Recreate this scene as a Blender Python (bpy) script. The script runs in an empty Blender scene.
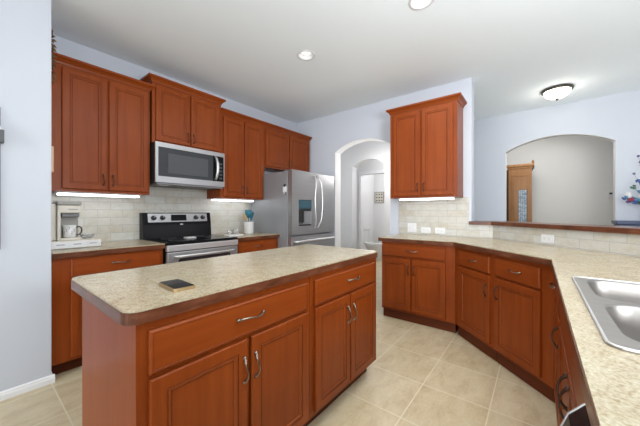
import bpy, bmesh, math, random
from mathutils import Vector, Matrix
random.seed(7)
PI = math.pi
sc = bpy.context.scene
COL = sc.collection

# ---------------------------------------------------------------- camera
cd = bpy.data.cameras.new('camera')
cam = bpy.data.objects.new('camera', cd); COL.objects.link(cam)
cd.sensor_width = 36.0; cd.lens = 277.8 / 640 * 36
cd.shift_y = -1.1 / 640
cd.clip_start = 0.02
cam.location = (0, 0, 1.204)
cam.rotation_euler = (PI / 2, 0, 0.665 - PI / 2)
sc.camera = cam

# ---------------------------------------------------------------- world, lights, exposure
sc.view_settings.view_transform = 'Standard'
sc.view_settings.look = 'None'
sc.view_settings.gamma = 1.0
sc.view_settings.use_curve_mapping = False
sc.view_settings.exposure = 0.33
w = bpy.data.worlds.new('world'); sc.world = w; w.use_nodes = True
w.node_tree.nodes['Background'].inputs[0].default_value = (1.0, 1.0, 1.0, 1)
w.node_tree.nodes['Background'].inputs[1].default_value = 0.55

def area(name, loc, rot, sx, sy, power, color=(1, 1, 1)):
    l = bpy.data.lights.new(name, 'AREA'); l.shape = 'RECTANGLE'; l.size = sx; l.size_y = sy
    l.energy = power; l.color = color
    o = bpy.data.objects.new(name, l); COL.objects.link(o); o.location = loc; o.rotation_euler = rot
    return o
def aim(o, target):
    o.rotation_euler = (Vector(target) - o.location).to_track_quat('-Z', 'Y').to_euler()
def point(name, loc, power, r=0.1, color=(1, 1, 1)):
    l = bpy.data.lights.new(name, 'POINT'); l.energy = power; l.shadow_soft_size = r; l.color = color
    o = bpy.data.objects.new(name, l); COL.objects.link(o); o.location = loc
    return o
# daylight from the windows of the breakfast room behind the camera and of the living room to the right
a = area('daylight_patio_doors', (-7.5, 0.6, 1.6), (0, 0, 0), 4.5, 2.6, 290, (0.98, 0.99, 1.0)); aim(a, (3.5, 1.0, 1.6))
# added unseen fill panel, aimed up to brighten the kitchen ceiling
a = area('ceiling_fill', (0.45, -1.15, 1.55), (0, 0, 0), 0.8, 0.8, 88, (0.95, 0.985, 1.0)); aim(a, (0.95, -0.45, 2.75))
a = area('daylight_living_room', (4.3, -3.6, 1.5), (0, 0, 0), 2.0, 2.0, 20, (0.95, 0.97, 1.0)); aim(a, (4.4, 0.0, 1.4))
# two added fill panels low over the floor, facing up to lift the ceiling
a = area('rear_upward_fill', (-0.9, -2.2, 0.12), (PI, 0, 0), 3.0, 2.6, 40, (0.90, 0.97, 1.0))
a = area('living_room_upward_fill', (4.5, -3.0, 0.12), (PI, 0, 0), 1.4, 2.4, 10, (0.95, 0.98, 1.0))
# soft downward light of the kitchen's recessed ceiling lights
a = area('recessed_lights_glow', (1.7, 0.35, 2.70), (0, 0, 0), 2.6, 2.2, 28, (1, 0.99, 0.95))
# added fill points without fixtures, brightening the rooms behind the archways
point('hall_fill', (4.15, 2.1, 1.9), 10, 0.15, (1, 0.98, 0.95))
point('inner_hall_fill', (5.1, 2.3, 2.35), 5.0, 0.12, (1, 0.98, 0.96))
point('bathroom_fill', (6.3, 2.4, 2.3), 27, 0.15, (1, 0.98, 0.96))
point('far_room_fill', (5.75, 0.1, 2.40), 13, 0.2, (1, 0.97, 0.93))

# ---------------------------------------------------------------- materials
def new_mat(name):
    m = bpy.data.materials.new(name); m.use_nodes = True
    nt = m.node_tree; b = nt.nodes['Principled BSDF']
    return m, nt, b
def coords(nt, scale=(1, 1, 1), kind='Object', offset_random=0.0):
    tc = nt.nodes.new('ShaderNodeTexCoord')
    mp = nt.nodes.new('ShaderNodeMapping'); mp.inputs['Scale'].default_value = scale
    nt.links.new(tc.outputs[kind], mp.inputs['Vector'])
    return mp
def noise(nt, vec, scale, detail=4, rough=0.55, dist=0.0):
    n = nt.nodes.new('ShaderNodeTexNoise'); n.inputs['Scale'].default_value = scale
    n.inputs['Detail'].default_value = detail; n.inputs['Roughness'].default_value = rough
    n.inputs['Distortion'].default_value = dist
    nt.links.new(vec, n.inputs['Vector']); return n
def ramp(nt, fac, stops):
    r = nt.nodes.new('ShaderNodeValToRGB')
    while len(r.color_ramp.elements) < len(stops): r.color_ramp.elements.new(0.5)
    for e, (p, c) in zip(r.color_ramp.elements, stops):
        e.position = p; e.color = (c[0], c[1], c[2], 1)
    nt.links.new(fac, r.inputs['Fac']); return r
def bump(nt, b, height, strength, distance=0.01):
    bp = nt.nodes.new('ShaderNodeBump'); bp.inputs['Strength'].default_value = strength
    bp.inputs['Distance'].default_value = distance
    nt.links.new(height, bp.inputs['Height']); nt.links.new(bp.outputs['Normal'], b.inputs['Normal'])
def mixc(nt, fac, a, b_, blend='MIX'):
    m = nt.nodes.new('ShaderNodeMix'); m.data_type = 'RGBA'; m.blend_type = blend
    for sock, v in ((m.inputs['Factor'], fac), (m.inputs['A'], a), (m.inputs['B'], b_)):
        if isinstance(v, (int, float)): sock.default_value = v
        elif isinstance(v, tuple): sock.default_value = (v[0], v[1], v[2], 1)
        else: nt.links.new(v, sock)
    return m.outputs['Result']

def plain(name, col, rough=0.5, metal=0.0, coat=0.0, var=0.04, vs=40.0, spec=0.5):
    m, nt, b = new_mat(name)
    mp = coords(nt)
    n = noise(nt, mp.outputs[0], vs, 3)
    lo = tuple(c * (1 - var) for c in col); hi = tuple(min(1, c * (1 + var)) for c in col)
    r = ramp(nt, n.outputs['Fac'], [(0.3, lo), (0.7, hi)])
    nt.links.new(r.outputs[0], b.inputs['Base Color'])
    b.inputs['Roughness'].default_value = rough; b.inputs['Metallic'].default_value = metal
    b.inputs['Coat Weight'].default_value = coat; b.inputs['Specular IOR Level'].default_value = spec
    return m
def wood(name, stops, scale, rough=0.36, coat=0.07, big=(1, 1, 1)):
    m, nt, b = new_mat(name)
    mp = coords(nt, scale)
    n1 = noise(nt, mp.outputs[0], 1.0, 6, 0.6, 0.6)
    mp2 = coords(nt, big)
    n2 = noise(nt, mp2.outputs[0], 2.2, 3, 0.5)
    mx = nt.nodes.new('ShaderNodeMath'); mx.operation = 'MULTIPLY_ADD'
    nt.links.new(n1.outputs['Fac'], mx.inputs[0]); mx.inputs[1].default_value = 0.55
    md = nt.nodes.new('ShaderNodeMath'); md.operation = 'MULTIPLY'
    nt.links.new(n2.outputs['Fac'], md.inputs[0]); md.inputs[1].default_value = 0.45
    nt.links.new(md.outputs[0], mx.inputs[2])
    r = ramp(nt, mx.outputs[0], stops)
    nt.links.new(r.outputs[0], b.inputs['Base Color'])
    b.inputs['Roughness'].default_value = rough; b.inputs['Coat Weight'].default_value = coat
    b.inputs['Coat Roughness'].default_value = 0.22; b.inputs['Specular IOR Level'].default_value = 0.16
    bump(nt, b, n1.outputs['Fac'], 0.05, 0.004)
    return m
CH = [(0.28, (0.165, 0.028, 0.0034)), (0.50, (0.215, 0.042, 0.0060)), (0.72, (0.262, 0.056, 0.0090))]
M = {}
M['wood'] = wood('cherry_wood_upright_grain', CH, (28, 28, 1.6))
M['wood_h'] = wood('cherry_wood_level_grain', CH, (1.6, 28, 28))
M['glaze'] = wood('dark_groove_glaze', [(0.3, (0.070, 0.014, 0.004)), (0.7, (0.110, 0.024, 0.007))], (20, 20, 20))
M['edge'] = wood('dark_cherry_edge', [(0.30, (0.045, 0.014, 0.007)), (0.50, (0.105, 0.034, 0.016)), (0.72, (0.190, 0.075, 0.040))], (9, 9, 40), 0.3, 0.3, (3, 3, 3))
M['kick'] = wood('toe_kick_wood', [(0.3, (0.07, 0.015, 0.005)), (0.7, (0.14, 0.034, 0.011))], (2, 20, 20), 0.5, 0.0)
M['oak'] = wood('honey_oak', [(0.3, (0.20, 0.088, 0.028)), (0.7, (0.35, 0.17, 0.062))], (20, 20, 1.2), 0.4, 0.1)
M['shade_brown'] = wood('painted_shade_brown', [(0.3, (0.03, 0.016, 0.009)), (0.7, (0.07, 0.035, 0.02))], (20, 20, 1.2), 0.5, 0.0)  # dark brown that paints the shade beside the display cabinet

def paint(name, col, rough=0.75):
    m, nt, b = new_mat(name)
    mp = coords(nt, kind='Object')
    n = noise(nt, mp.outputs[0], 220, 3); big = noise(nt, mp.outputs[0], 0.6, 2)
    r = ramp(nt, big.outputs['Fac'], [(0.3, tuple(c * 0.98 for c in col)), (0.7, col)])
    nt.links.new(r.outputs[0], b.inputs['Base Color'])
    b.inputs['Roughness'].default_value = rough
    bump(nt, b, n.outputs['Fac'], 0.08, 0.002)
    return m
M['wall'] = paint('periwinkle_wall_paint', (0.545, 0.578, 0.645))
M['hall'] = paint('white_wall_paint', (0.72, 0.72, 0.73))
M['far'] = paint('warm_white_wall_paint', (0.74, 0.73, 0.70))
M['ceil'] = paint('ceiling_paint', (0.79, 0.845, 0.885), 0.85)
M['trim'] = paint('white_trim_paint', (0.80, 0.81, 0.84), 0.4)

def floor_mat():
    m, nt, b = new_mat('beige_floor_tile')
    mp = coords(nt)
    mp.inputs['Location'].default_value = (-0.372, -0.232, 0)
    br = nt.nodes.new('ShaderNodeTexBrick'); br.offset = 0.0; br.squash = 1.0
    br.inputs['Scale'].default_value = 1.0; br.inputs['Brick Width'].default_value = 0.4
    br.inputs['Row Height'].default_value = 0.4; br.inputs['Mortar Size'].default_value = 0.0045
    br.inputs['Mortar Smooth'].default_value = 0.4; br.inputs['Bias'].default_value = 0.0
    br.inputs['Color1'].default_value = (0.0, 0.0, 0.0, 1); br.inputs['Color2'].default_value = (1, 1, 1, 1)
    nt.links.new(mp.outputs[0], br.inputs['Vector'])
    mp2 = coords(nt, (1, 2.0, 1)); n = noise(nt, mp2.outputs[0], 5.0, 8, 0.65, 0.4)
    n2 = noise(nt, mp2.outputs[0], 40, 4, 0.7)
    r = ramp(nt, n.outputs['Fac'], [(0.30, (0.450, 0.345, 0.190)), (0.5, (0.575, 0.470, 0.290)), (0.70, (0.650, 0.560, 0.380))])
    c = mixc(nt, 0.16, r.outputs[0], ramp(nt, n2.outputs['Fac'], [(0.35, (0.40, 0.33, 0.22)), (0.65, (0.72, 0.65, 0.52))]).outputs[0])
    c = mixc(nt, 0.05, c, br.outputs['Color'])
    c = mixc(nt, br.outputs['Fac'], c, (0.68, 0.61, 0.46))
    nt.links.new(c, b.inputs['Base Color'])
    b.inputs['Roughness'].default_value = 0.38
    inv = nt.nodes.new('ShaderNodeMath'); inv.operation = 'SUBTRACT'; inv.inputs[0].default_value = 1.0
    nt.links.new(br.outputs['Fac'], inv.inputs[1]); bump(nt, b, inv.outputs[0], 0.3, 0.002)
    return m
M['floor'] = floor_mat()

def splash_mat():
    m, nt, b = new_mat('travertine_subway_tile')
    tc = nt.nodes.new('ShaderNodeTexCoord'); sp = nt.nodes.new('ShaderNodeSeparateXYZ')
    cb = nt.nodes.new('ShaderNodeCombineXYZ')
    nt.links.new(tc.outputs['Object'], sp.inputs[0])
    nt.links.new(sp.outputs['X'], cb.inputs['X']); nt.links.new(sp.outputs['Z'], cb.inputs['Y'])
    br = nt.nodes.new('ShaderNodeTexBrick'); br.offset = 0.5
    br.inputs['Scale'].default_value = 1.0; br.inputs['Brick Width'].default_value = 0.203
    br.inputs['Row Height'].default_value = 0.0765; br.inputs['Mortar Size'].default_value = 0.0028
    br.inputs['Mortar Smooth'].default_value = 0.3; br.inputs['Bias'].default_value = 0.0
    br.inputs['Color1'].default_value = (0.42, 0.365, 0.275, 1); br.inputs['Color2'].default_value = (0.53, 0.54, 0.53, 1)
    nt.links.new(cb.outputs[0], br.inputs['Vector'])
    n = noise(nt, cb.outputs[0], 9, 6, 0.65, 0.5); n2 = noise(nt, cb.outputs[0], 60, 4, 0.6)
    r = ramp(nt, n.outputs['Fac'], [(0.3, (0.35, 0.31, 0.235)), (0.48, (0.475, 0.455, 0.40)), (0.72, (0.55, 0.565, 0.565))])
    c = mixc(nt, 0.55, br.outputs['Color'], r.outputs[0])
    c = mixc(nt, 0.12, c, ramp(nt, n2.outputs['Fac'], [(0.35, (0.42, 0.38, 0.30)), (0.65, (0.64, 0.64, 0.62))]).outputs[0])
    c = mixc(nt, br.outputs['Fac'], c, (0.37, 0.36, 0.34))
    nt.links.new(c, b.inputs['Base Color']); b.inputs['Roughness'].default_value = 0.35
    inv = nt.nodes.new('ShaderNodeMath'); inv.operation = 'SUBTRACT'; inv.inputs[0].default_value = 1.0
    nt.links.new(br.outputs['Fac'], inv.inputs[1]); bump(nt, b, inv.outputs[0], 0.4, 0.003)
    return m
M['splash'] = splash_mat()

def laminate_mat():
    m, nt, b = new_mat('speckled_beige_laminate')
    mp = coords(nt, (1, 1, 1))
    n = noise(nt, mp.outputs[0], 11, 8, 0.72, 1.2)
    n2 = noise(nt, mp.outputs[0], 75, 5, 0.7, 0.3)
    n3 = noise(nt, mp.outputs[0], 150, 3, 0.6)
    r = ramp(nt, n.outputs['Fac'], [(0.33, (0.225, 0.135, 0.052)), (0.47, (0.320, 0.245, 0.130)), (0.60, (0.370, 0.310, 0.200)), (0.75, (0.44, 0.40, 0.305))])
    r2 = ramp(nt, n2.outputs['Fac'], [(0.36, (0.24, 0.18, 0.11)), (0.46, (0.41, 0.35, 0.24)), (0.62, (0.53, 0.49, 0.40))])
    c = mixc(nt, 0.36, r.outputs[0], r2.outputs[0])
    c = mixc(nt, 0.18, c, ramp(nt, n3.outputs['Fac'], [(0.38, (0.22, 0.19, 0.15)), (0.6, (0.72, 0.68, 0.58))]).outputs[0])
    nt.links.new(c, b.inputs['Base Color'])
    b.inputs['Roughness'].default_value = 0.24
    return m
M['lam'] = laminate_mat()

def steel_mat(name, col=(0.62, 0.62, 0.63), rough=0.3, scale=(3, 3, 260), metal=1.0):
    m, nt, b = new_mat(name)
    mp = coords(nt, scale); n = noise(nt, mp.outputs[0], 1.0, 3)
    r = ramp(nt, n.outputs['Fac'], [(0.3, tuple(c * 0.9 for c in col)), (0.7, col)])
    nt.links.new(r.outputs[0], b.inputs['Base Color'])
    b.inputs['Metallic'].default_value = metal; b.inputs['Roughness'].default_value = rough
    bump(nt, b, n.outputs['Fac'], 0.03, 0.001)
    return m
M['steel'] = steel_mat('brushed_stainless_steel', (0.40, 0.40, 0.41), 0.36, metal=0.85)
M['steel_bright'] = steel_mat('polished_steel', (0.66, 0.66, 0.67), 0.36, metal=0.8)
M['sink'] = steel_mat('sink_steel', (0.36, 0.34, 0.325), 0.42, (60, 4, 4))
M['fside'] = steel_mat('grey_refrigerator_side', (0.30, 0.31, 0.33), 0.40, (3, 3, 3), 0.4)
M['nickel'] = plain('antique_nickel', (0.24, 0.20, 0.165), 0.28, 1.0)
M['black'] = plain('black_enamel', (0.007, 0.007, 0.008), 0.16, 0.0, 0.0, spec=0.12)
M['dark_pull'] = plain('dark_bronze_pull', (0.070, 0.038, 0.026), 0.4, 0.7)
M['glassblack'] = plain('dark_oven_glass', (0.022, 0.024, 0.027), 0.08, 0.0, 0.6)
M['mwglass'] = plain('microwave_window', (0.035, 0.038, 0.043), 0.25, 0.0, 0.0, spec=0.25)
M['mwscreen'] = plain('microwave_screen', (0.070, 0.074, 0.080), 0.35, 0, 0.0, spec=0.2)
M['plastic_black'] = plain('black_plastic', (0.022, 0.022, 0.024), 0.4)
M['plastic_grey'] = plain('grey_plastic', (0.16, 0.16, 0.17), 0.45)
M['white'] = plain('white_plastic', (0.66, 0.66, 0.67), 0.35)
M['porcelain'] = plain('white_porcelain', (0.68, 0.68, 0.68), 0.15, 0, 0.3)
M['cream'] = plain('cream_plastic', (0.60, 0.56, 0.48), 0.35)
M['putty'] = plain('putty_grey_plastic', (0.27, 0.26, 0.235), 0.4)
M['teal'] = plain('teal_silicone', (0.008, 0.135, 0.20), 0.4)
M['beech'] = plain('beech_wood', (0.50, 0.34, 0.18), 0.5)
M['navy'] = plain('navy_blue_paint', (0.010, 0.026, 0.085), 0.35)
M['bronze'] = plain('dark_bronze', (0.055, 0.048, 0.038), 0.4, 0.5)
M['dried'] = plain('dried_leaves', (0.12, 0.060, 0.022), 0.8, 0, 0, 0.5, 30)
M['tan'] = plain('tan_cloth', (0.56, 0.40, 0.27), 0.8)
M['red'] = plain('red_petals', (0.25, 0.012, 0.02), 0.6)
M['blue'] = plain('blue_petals', (0.02, 0.05, 0.20), 0.6)
M['aqua'] = plain('aqua_petals', (0.06, 0.20, 0.33), 0.6)
M['purple'] = plain('dark_purple_petals', (0.06, 0.03, 0.14), 0.6)
M['green'] = plain('leaf_green', (0.02, 0.09, 0.05), 0.6)
M['charcoal'] = plain('charcoal_metal', (0.075, 0.08, 0.09), 0.5, 0.2)
M['phonegold'] = plain('gold_phone_frame', (0.46, 0.33, 0.18), 0.3, 0.8)
M['marks'] = plain('grey_print', (0.30, 0.30, 0.31), 0.5)
M['mugprint'] = plain('dark_mug_print', (0.10, 0.07, 0.06), 0.5)

def emit(name, col, strength):
    m, nt, b = new_mat(name)
    mp = coords(nt); n = noise(nt, mp.outputs[0], 5, 2)
    r = ramp(nt, n.outputs['Fac'], [(0.3, tuple(c * 0.97 for c in col)), (0.7, col)])
    nt.links.new(r.outputs[0], b.inputs['Emission Color']); nt.links.new(r.outputs[0], b.inputs['Base Color'])
    b.inputs['Emission Strength'].default_value = strength
    return m
M['strip'] = emit('lit_tube_cover', (0.95, 0.98, 1.0), 3.5)
M['bowl_lit'] = emit('lit_frosted_glass', (1.0, 0.95, 0.80), 5.0)
M['can_lit'] = emit('lit_can_lens', (1.0, 0.99, 0.97), 2.0)
M['can_dim'] = emit('dim_can_lens', (0.9, 0.9, 0.88), 0.8)
def glass_mat():
    m, nt, b = new_mat('clear_glass')
    mp = coords(nt); n = noise(nt, mp.outputs[0], 30, 2)
    r = ramp(nt, n.outputs['Fac'], [(0.3, (0.93, 0.96, 0.96)), (0.7, (0.97, 0.98, 0.98))])
    nt.links.new(r.outputs[0], b.inputs['Base Color'])
    b.inputs['Transmission Weight'].default_value = 0.85; b.inputs['Roughness'].default_value = 0.05
    b.inputs['IOR'].default_value = 1.3
    return m
M['glass'] = glass_mat()
M['leaded'] = plain('leaded_glass', (0.36, 0.43, 0.50), 0.5, 0.0, 0.0, 0.5, 30, 0.2)

# ---------------------------------------------------------------- mesh helpers
def add_box(bm, lo, hi, bev=0.0, seg=2):
    x0, y0, z0 = lo; x1, y1, z1 = hi
    v = [bm.verts.new(p) for p in ((x0, y0, z0), (x1, y0, z0), (x1, y1, z0), (x0, y1, z0), (x0, y0, z1), (x1, y0, z1), (x1, y1, z1), (x0, y1, z1))]
    fs = [bm.faces.new([v[i] for i in q]) for q in ((3, 2, 1, 0), (4, 5, 6, 7), (0, 1, 5, 4), (1, 2, 6, 5), (2, 3, 7, 6), (3, 0, 4, 7))]
    if bev > 0:
        ed = list({e for f in fs for e in f.edges})
        bmesh.ops.bevel(bm, geom=ed, offset=bev, segments=seg, profile=0.6, affect='EDGES')
def box(lo, hi, bev=0.0, seg=2):
    bm = bmesh.new(); add_box(bm, lo, hi, bev, seg); return bm
def add_prism(bm, pts, z0, z1, holes=(), axis='z'):
    """flat outline (with holes) given thickness; axis names the extrusion direction."""
    def P(a, b, c):
        return {'z': (a, b, c), 'x': (c, a, b), 'y': (a, c, b)}[axis]
    start = len(bm.verts); edges = []
    loops = []
    for loop in [pts] + list(holes):
        vs = [bm.verts.new(P(p[0], p[1], z0)) for p in loop]; loops.append(vs)
        for i in range(len(vs)): edges.append(bm.edges.new((vs[i], vs[(i + 1) % len(vs)])))
    r = bmesh.ops.triangle_fill(bm, edges=edges, use_beauty=True, use_dissolve=False)
    faces = [g for g in r['geom'] if isinstance(g, bmesh.types.BMFace)]
    top = {}
    for vs, loop in zip(loops, [pts] + list(holes)):
        for v, p in zip(vs, loop): top[v] = bm.verts.new(P(p[0], p[1], z1))
    for f in faces: bm.faces.new([top[v] for v in reversed(f.verts)])
    for vs in loops:
        n = len(vs)
        for i in range(n):
            a, b = vs[i], vs[(i + 1) % n]
            bm.faces.new((a, b, top[b], top[a]))
    bmesh.ops.recalc_face_normals(bm, faces=bm.faces[:])
def prism(pts, z0, z1, holes=(), axis='z'):
    bm = bmesh.new(); add_prism(bm, pts, z0, z1, holes, axis); return bm
def add_lathe(bm, prof, n=24, c=(0, 0, 0), smooth=True):
    rings = []
    for r, z in prof:
        if r < 1e-6: rings.append([bm.verts.new((c[0], c[1], c[2] + z))])
        else: rings.append([bm.verts.new((c[0] + r * math.cos(2 * PI * i / n), c[1] + r * math.sin(2 * PI * i / n), c[2] + z)) for i in range(n)])
    for a, b in zip(rings, rings[1:]):
        for i in range(n):
            j = (i + 1) % n
            if len(a) == 1 and len(b) == 1: continue
            if len(a) == 1: f = bm.faces.new((a[0], b[j], b[i]))
            elif len(b) == 1: f = bm.faces.new((a[i], a[j], b[0]))
            else: f = bm.faces.new((a[i], a[j], b[j], b[i]))
            f.smooth = smooth
def lathe(prof, n=24, c=(0, 0, 0)):
    bm = bmesh.new(); add_lathe(bm, prof, n, c); return bm
def add_tube(bm, pts, rad, n=8):
    pts = [Vector(p) for p in pts]
    if not hasattr(rad, '__len__'): rad = [rad] * len(pts)
    rings = []; up = None
    for i, p in enumerate(pts):
        t = (pts[min(i + 1, len(pts) - 1)] - pts[max(i - 1, 0)]).normalized()
        if up is None:
            up = Vector((0, 0, 1)) if abs(t.z) < 0.9 else Vector((1, 0, 0))
        s = t.cross(up).normalized(); up = s.cross(t).normalized()
        rings.append([bm.verts.new(p + rad[i] * (math.cos(2 * PI * k / n) * s + math.sin(2 * PI * k / n) * up)) for k in range(n)])
    for a, b in zip(rings, rings[1:]):
        for k in range(n):
            f = bm.faces.new((a[k], a[(k + 1) % n], b[(k + 1) % n], b[k])); f.smooth = True
    bm.faces.new(rings[0]); bm.faces.new(list(reversed(rings[-1])))
def tube(pts, rad, n=8):
    bm = bmesh.new(); add_tube(bm, pts, rad, n); return bm
def rrect(x0, y0, x1, y1, r, seg=5):
    out = []
    for cx, cy, a0 in ((x1 - r, y1 - r, 0), (x0 + r, y1 - r, 90), (x0 + r, y0 + r, 180), (x1 - r, y0 + r, 270)):
        for i in range(seg + 1):
            a = math.radians(a0 + 90 * i / seg)
            out.append((cx + r * math.cos(a), cy + r * math.sin(a)))
    return out
def circle(cx, cy, r, n=24): return [(cx + r * math.cos(2 * PI * i / n), cy + r * math.sin(2 * PI * i / n)) for i in range(n)]
def obj(name, bm, mat, parent=None, loc=None, rotz=0.0):
    bmesh.ops.recalc_face_normals(bm, faces=bm.faces[:])
    me = bpy.data.meshes.new(name); bm.to_mesh(me); bm.free()
    me.materials.append(M[mat] if isinstance(mat, str) else mat)
    o = bpy.data.objects.new(name, me); COL.objects.link(o)
    if parent: o.parent = parent
    if loc: o.location = loc
    if rotz: o.rotation_euler = (0, 0, rotz)
    return o
def tag(o, label, cat, group=None):
    o['label'] = label; o['category'] = cat
    if group: o['group'] = group
    return o
def thing(name, label, cat, loc=(0, 0, 0), rotz=0.0, group=None):
    o = bpy.data.objects.new(name, None); COL.objects.link(o); o.empty_display_size = 0.1
    o.location = loc; o.rotation_euler = (0, 0, rotz)
    return tag(o, label, cat, group)
def struct(name, bm, mat, loc=None, rotz=0.0, parent=None):
    o = obj(name, bm, mat, parent, loc, rotz)
    o['kind'] = 'structure'; return o

# ---------------------------------------------------------------- the setting
YW, XW, XF, H = 3.33, 3.587, 5.274, 2.752
struct('floor', box((-3.5, -4.5, -0.06), (8.0, 3.8, 0.0)), 'floor')
hole1 = circle(2.076, 1.803, 0.073, 28); hole2 = circle(2.062, 0.671, 0.073, 28)
struct('ceiling', prism([(-3.5, -4.5), (8.0, -4.5), (8.0, 3.8), (-3.5, 3.8)], H, H + 0.12, [hole1, hole2]), 'ceil')
struct('wall_back', box((0.374, YW, 0), (XW + 0.15, YW + 0.12, H)), 'wall')
# wall block that closes the cooking run at the left
struct('wall_left', box((-3.5, 2.70, 0), (0.374, YW + 0.12, H), 0.006), 'wall')
def base_profile(L):
    return [(0, 0), (0.014, 0), (0.014, 0.034), (0.010, 0.039), (0.010, 0.048), (0.004, 0.056), (0, 0.056)]
bb = bmesh.new(); add_prism(bb, [(2.70 - a, b) for a, b in base_profile(1)], -3.5, 0.390, axis='x')
struct('baseboard_left', bb, 'trim')
bb = bmesh.new(); add_prism(bb, [(0.374 + a, b) for a, b in base_profile(1)], 2.70, 2.775, axis='y')
struct('baseboard_return', bb, 'trim')

def arch_pts(a0, a1, spring, peak, n=22):
    c = (a0 + a1) / 2; hw = (a1 - a0) / 2; rise = peak - spring
    R = (hw * hw + rise * rise) / (2 * rise); zc = peak - R
    a = math.asin(hw / R)
    return [(c + R * math.sin(-a + 2 * a * i / n), zc + R * math.cos(-a + 2 * a * i / n)) for i in range(n + 1)]
def arch_wall(y0, y1, a0, a1, spring, peak):
    """outline in (y, z) with an arched doorway from a0 to a1"""
    ap = arch_pts(a0, a1, spring, peak)
    return [(y0, 0), (a0, 0)] + ap + [(a1, 0), (y1, 0), (y1, H), (y0, H)]
WY = 0.60
struct('wall_right', prism(arch_wall(WY, YW, 1.585, 2.513, 2.135, 2.275), XW, XW + 0.15, axis='x'), 'wall')
struct('wall_far', prism(arch_wall(-4.5, 2.0, -0.808, 0.403, 2.150, 2.318), XF, XF + 0.13, axis='x'), 'wall')
struct('wall_side', box((-3.5, -4.6, 0), (8.0, -4.5, H)), 'wall')
def lining(a0, a1, spring, peak, t=0.004):
    o = arch_pts(a0, a1, spring, peak); i = arch_pts(a0 + t, a1 - t, spring - t * 0.5, peak - t)
    return [(a0, 0)] + o + [(a1, 0), (a1 - t, 0)] + i[::-1] + [(a0 + t, 0)]
struct('trim_7', prism(lining(1.585, 2.513, 2.135, 2.275), XW - 0.001, XW + 0.151, axis='x'), 'hall')
struct('trim_8', prism(lining(-0.808, 0.403, 2.150, 2.318), XF - 0.001, XF + 0.131, axis='x'), 'hall')
# hall behind the first archway
struct('wall_hall', prism(arch_wall(1.45, 3.18, 2.145, 2.815, 2.065, 2.185), 4.60, 4.75, axis='x'), 'hall')
struct('wall_hall_left', box((XW + 0.15, 3.18, 0), (5.56, 3.30, H)), 'hall')
struct('wall_hall_right', box((XW + 0.15, 1.33, 0), (5.45, 1.45, H)), 'hall')
# bathroom door opening and its casing
struct('wall_bathroom_front', prism([(1.45, 0), (2.30, 0), (2.30, 2.03), (3.10, 2.03), (3.10, 0), (3.18, 0), (3.18, H), (1.45, H)], 5.45, 5.56, axis='x'), 'hall')
struct('trim_1', prism([(2.235, 0), (2.30, 0), (2.30, 2.03), (3.10, 2.03), (3.10, 0), (3.16, 0), (3.16, 2.095), (2.235, 2.095)], 5.432, 5.45, axis='x'), 'trim')
struct('wall_bathroom_back', box((7.15, 1.2, 0), (7.25, 3.80, H)), 'hall')
struct('wall_bathroom_left', box((5.44, 3.66, 0), (7.15, 3.76, H)), 'hall')
struct('wall_bathroom_right', box((5.56, 1.2, 0), (7.15, 1.3, H)), 'hall')
# room beyond the wide archway
struct('wall_far_room', box((6.95, -3.0, 0), (7.05, 1.2, H)), 'far')

# low bar wall: short leg on the wall line, diagonal leg, leg behind the sink
d = 0.13
P0, P1, P2, P3 = (XW, WY), (XW, 0.387), (2.48, -0.72), (-0.9, -0.72)
q = d * math.tan(math.radians(22.5))
low = [P0, P1, P2, P3, (P3[0], P3[1] - d), (P2[0] + q, P2[1] - d), (XW + d, 0.387 - q), (XW + d, WY)]
struct('wall_bar', prism(low, 0, 1.058), 'wall')
def ledge_outline(o_in, o_out):
    s = math.tan(math.radians(22.5))
    return [(XW - o_in, WY + 0.02), (XW - o_in, 0.387 + s * o_in), (2.48 - s * o_in, -0.72 + o_in), (-0.9, -0.72 + o_in),
            (-0.9, -0.72 - o_out), (2.48 + s * o_out, -0.72 - o_out), (XW + o_out, 0.387 - s * o_out), (XW + o_out, WY + 0.02)]
lo = ledge_outline(0.04, 0.30)
lo = lo[:1] + lo[1:-1] + [(XW + 0.30, WY - 0.002), (XW, WY - 0.002), (XW, WY + 0.02)]
bl = obj('bar_ledge', prism(lo, 1.060, 1.097), 'edge')
tag(bl, 'long dark wood bar ledge capping the low tiled wall behind the sink counter', 'ledge')

# tiled backsplashes, each panel in its own frame (x along it, z up)
def splash(name, p, rotz, L, z0, z1, t=0.008):
    return struct(name, box((0, -t, z0), (L, 0, z1)), 'splash', (p[0], p[1], 0), rotz)
splash('trim_2', (0.374, YW), 0, 2.189, 0.914, 1.485)
splash('trim_3', (XW, 1.466), -PI / 2, 1.466 - 0.625, 0.914, 1.378)
splash('trim_4', (XW, 0.625), -PI / 2, 0.625 - 0.387, 0.914, 1.059)
splash('trim_5', P1, -PI * 0.75, math.hypot(P1[0] - P2[0], P1[1] - P2[1]), 0.914, 1.059)
splash('trim_6', P2, PI, 3.3, 0.914, 1.059)

# ---------------------------------------------------------------- cabinets
def panel_rings(x0, z0, x1, z1, prof, glaze=()):
    """raised or recessed panel built as nested rectangles; prof = (inset, y)"""
    bm = bmesh.new(); rings = []
    for ins, y in prof:
        rings.append([bm.verts.new(p) for p in ((x0 + ins, y, z0 + ins), (x1 - ins, y, z0 + ins), (x1 - ins, y, z1 - ins), (x0 + ins, y, z1 - ins))])
    for k, (a, b) in enumerate(zip(rings, rings[1:])):
        for i in range(4):
            f = bm.faces.new((a[i], a[(i + 1) % 4], b[(i + 1) % 4], b[i]))
            if k in glaze: f.material_index = 1
    bm.faces.new(rings[-1]); bm.faces.new(list(reversed(rings[0])))
    return bm
DOOR = [(0, 0), (0, -0.015), (0.003, -0.019), (0.006, -0.020), (0.044, -0.020), (0.0455, -0.0165), (0.051, -0.0165), (0.0525, -0.0185), (0.0595, -0.0185), (0.064, -0.0130), (0.0665, -0.0125)]
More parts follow.
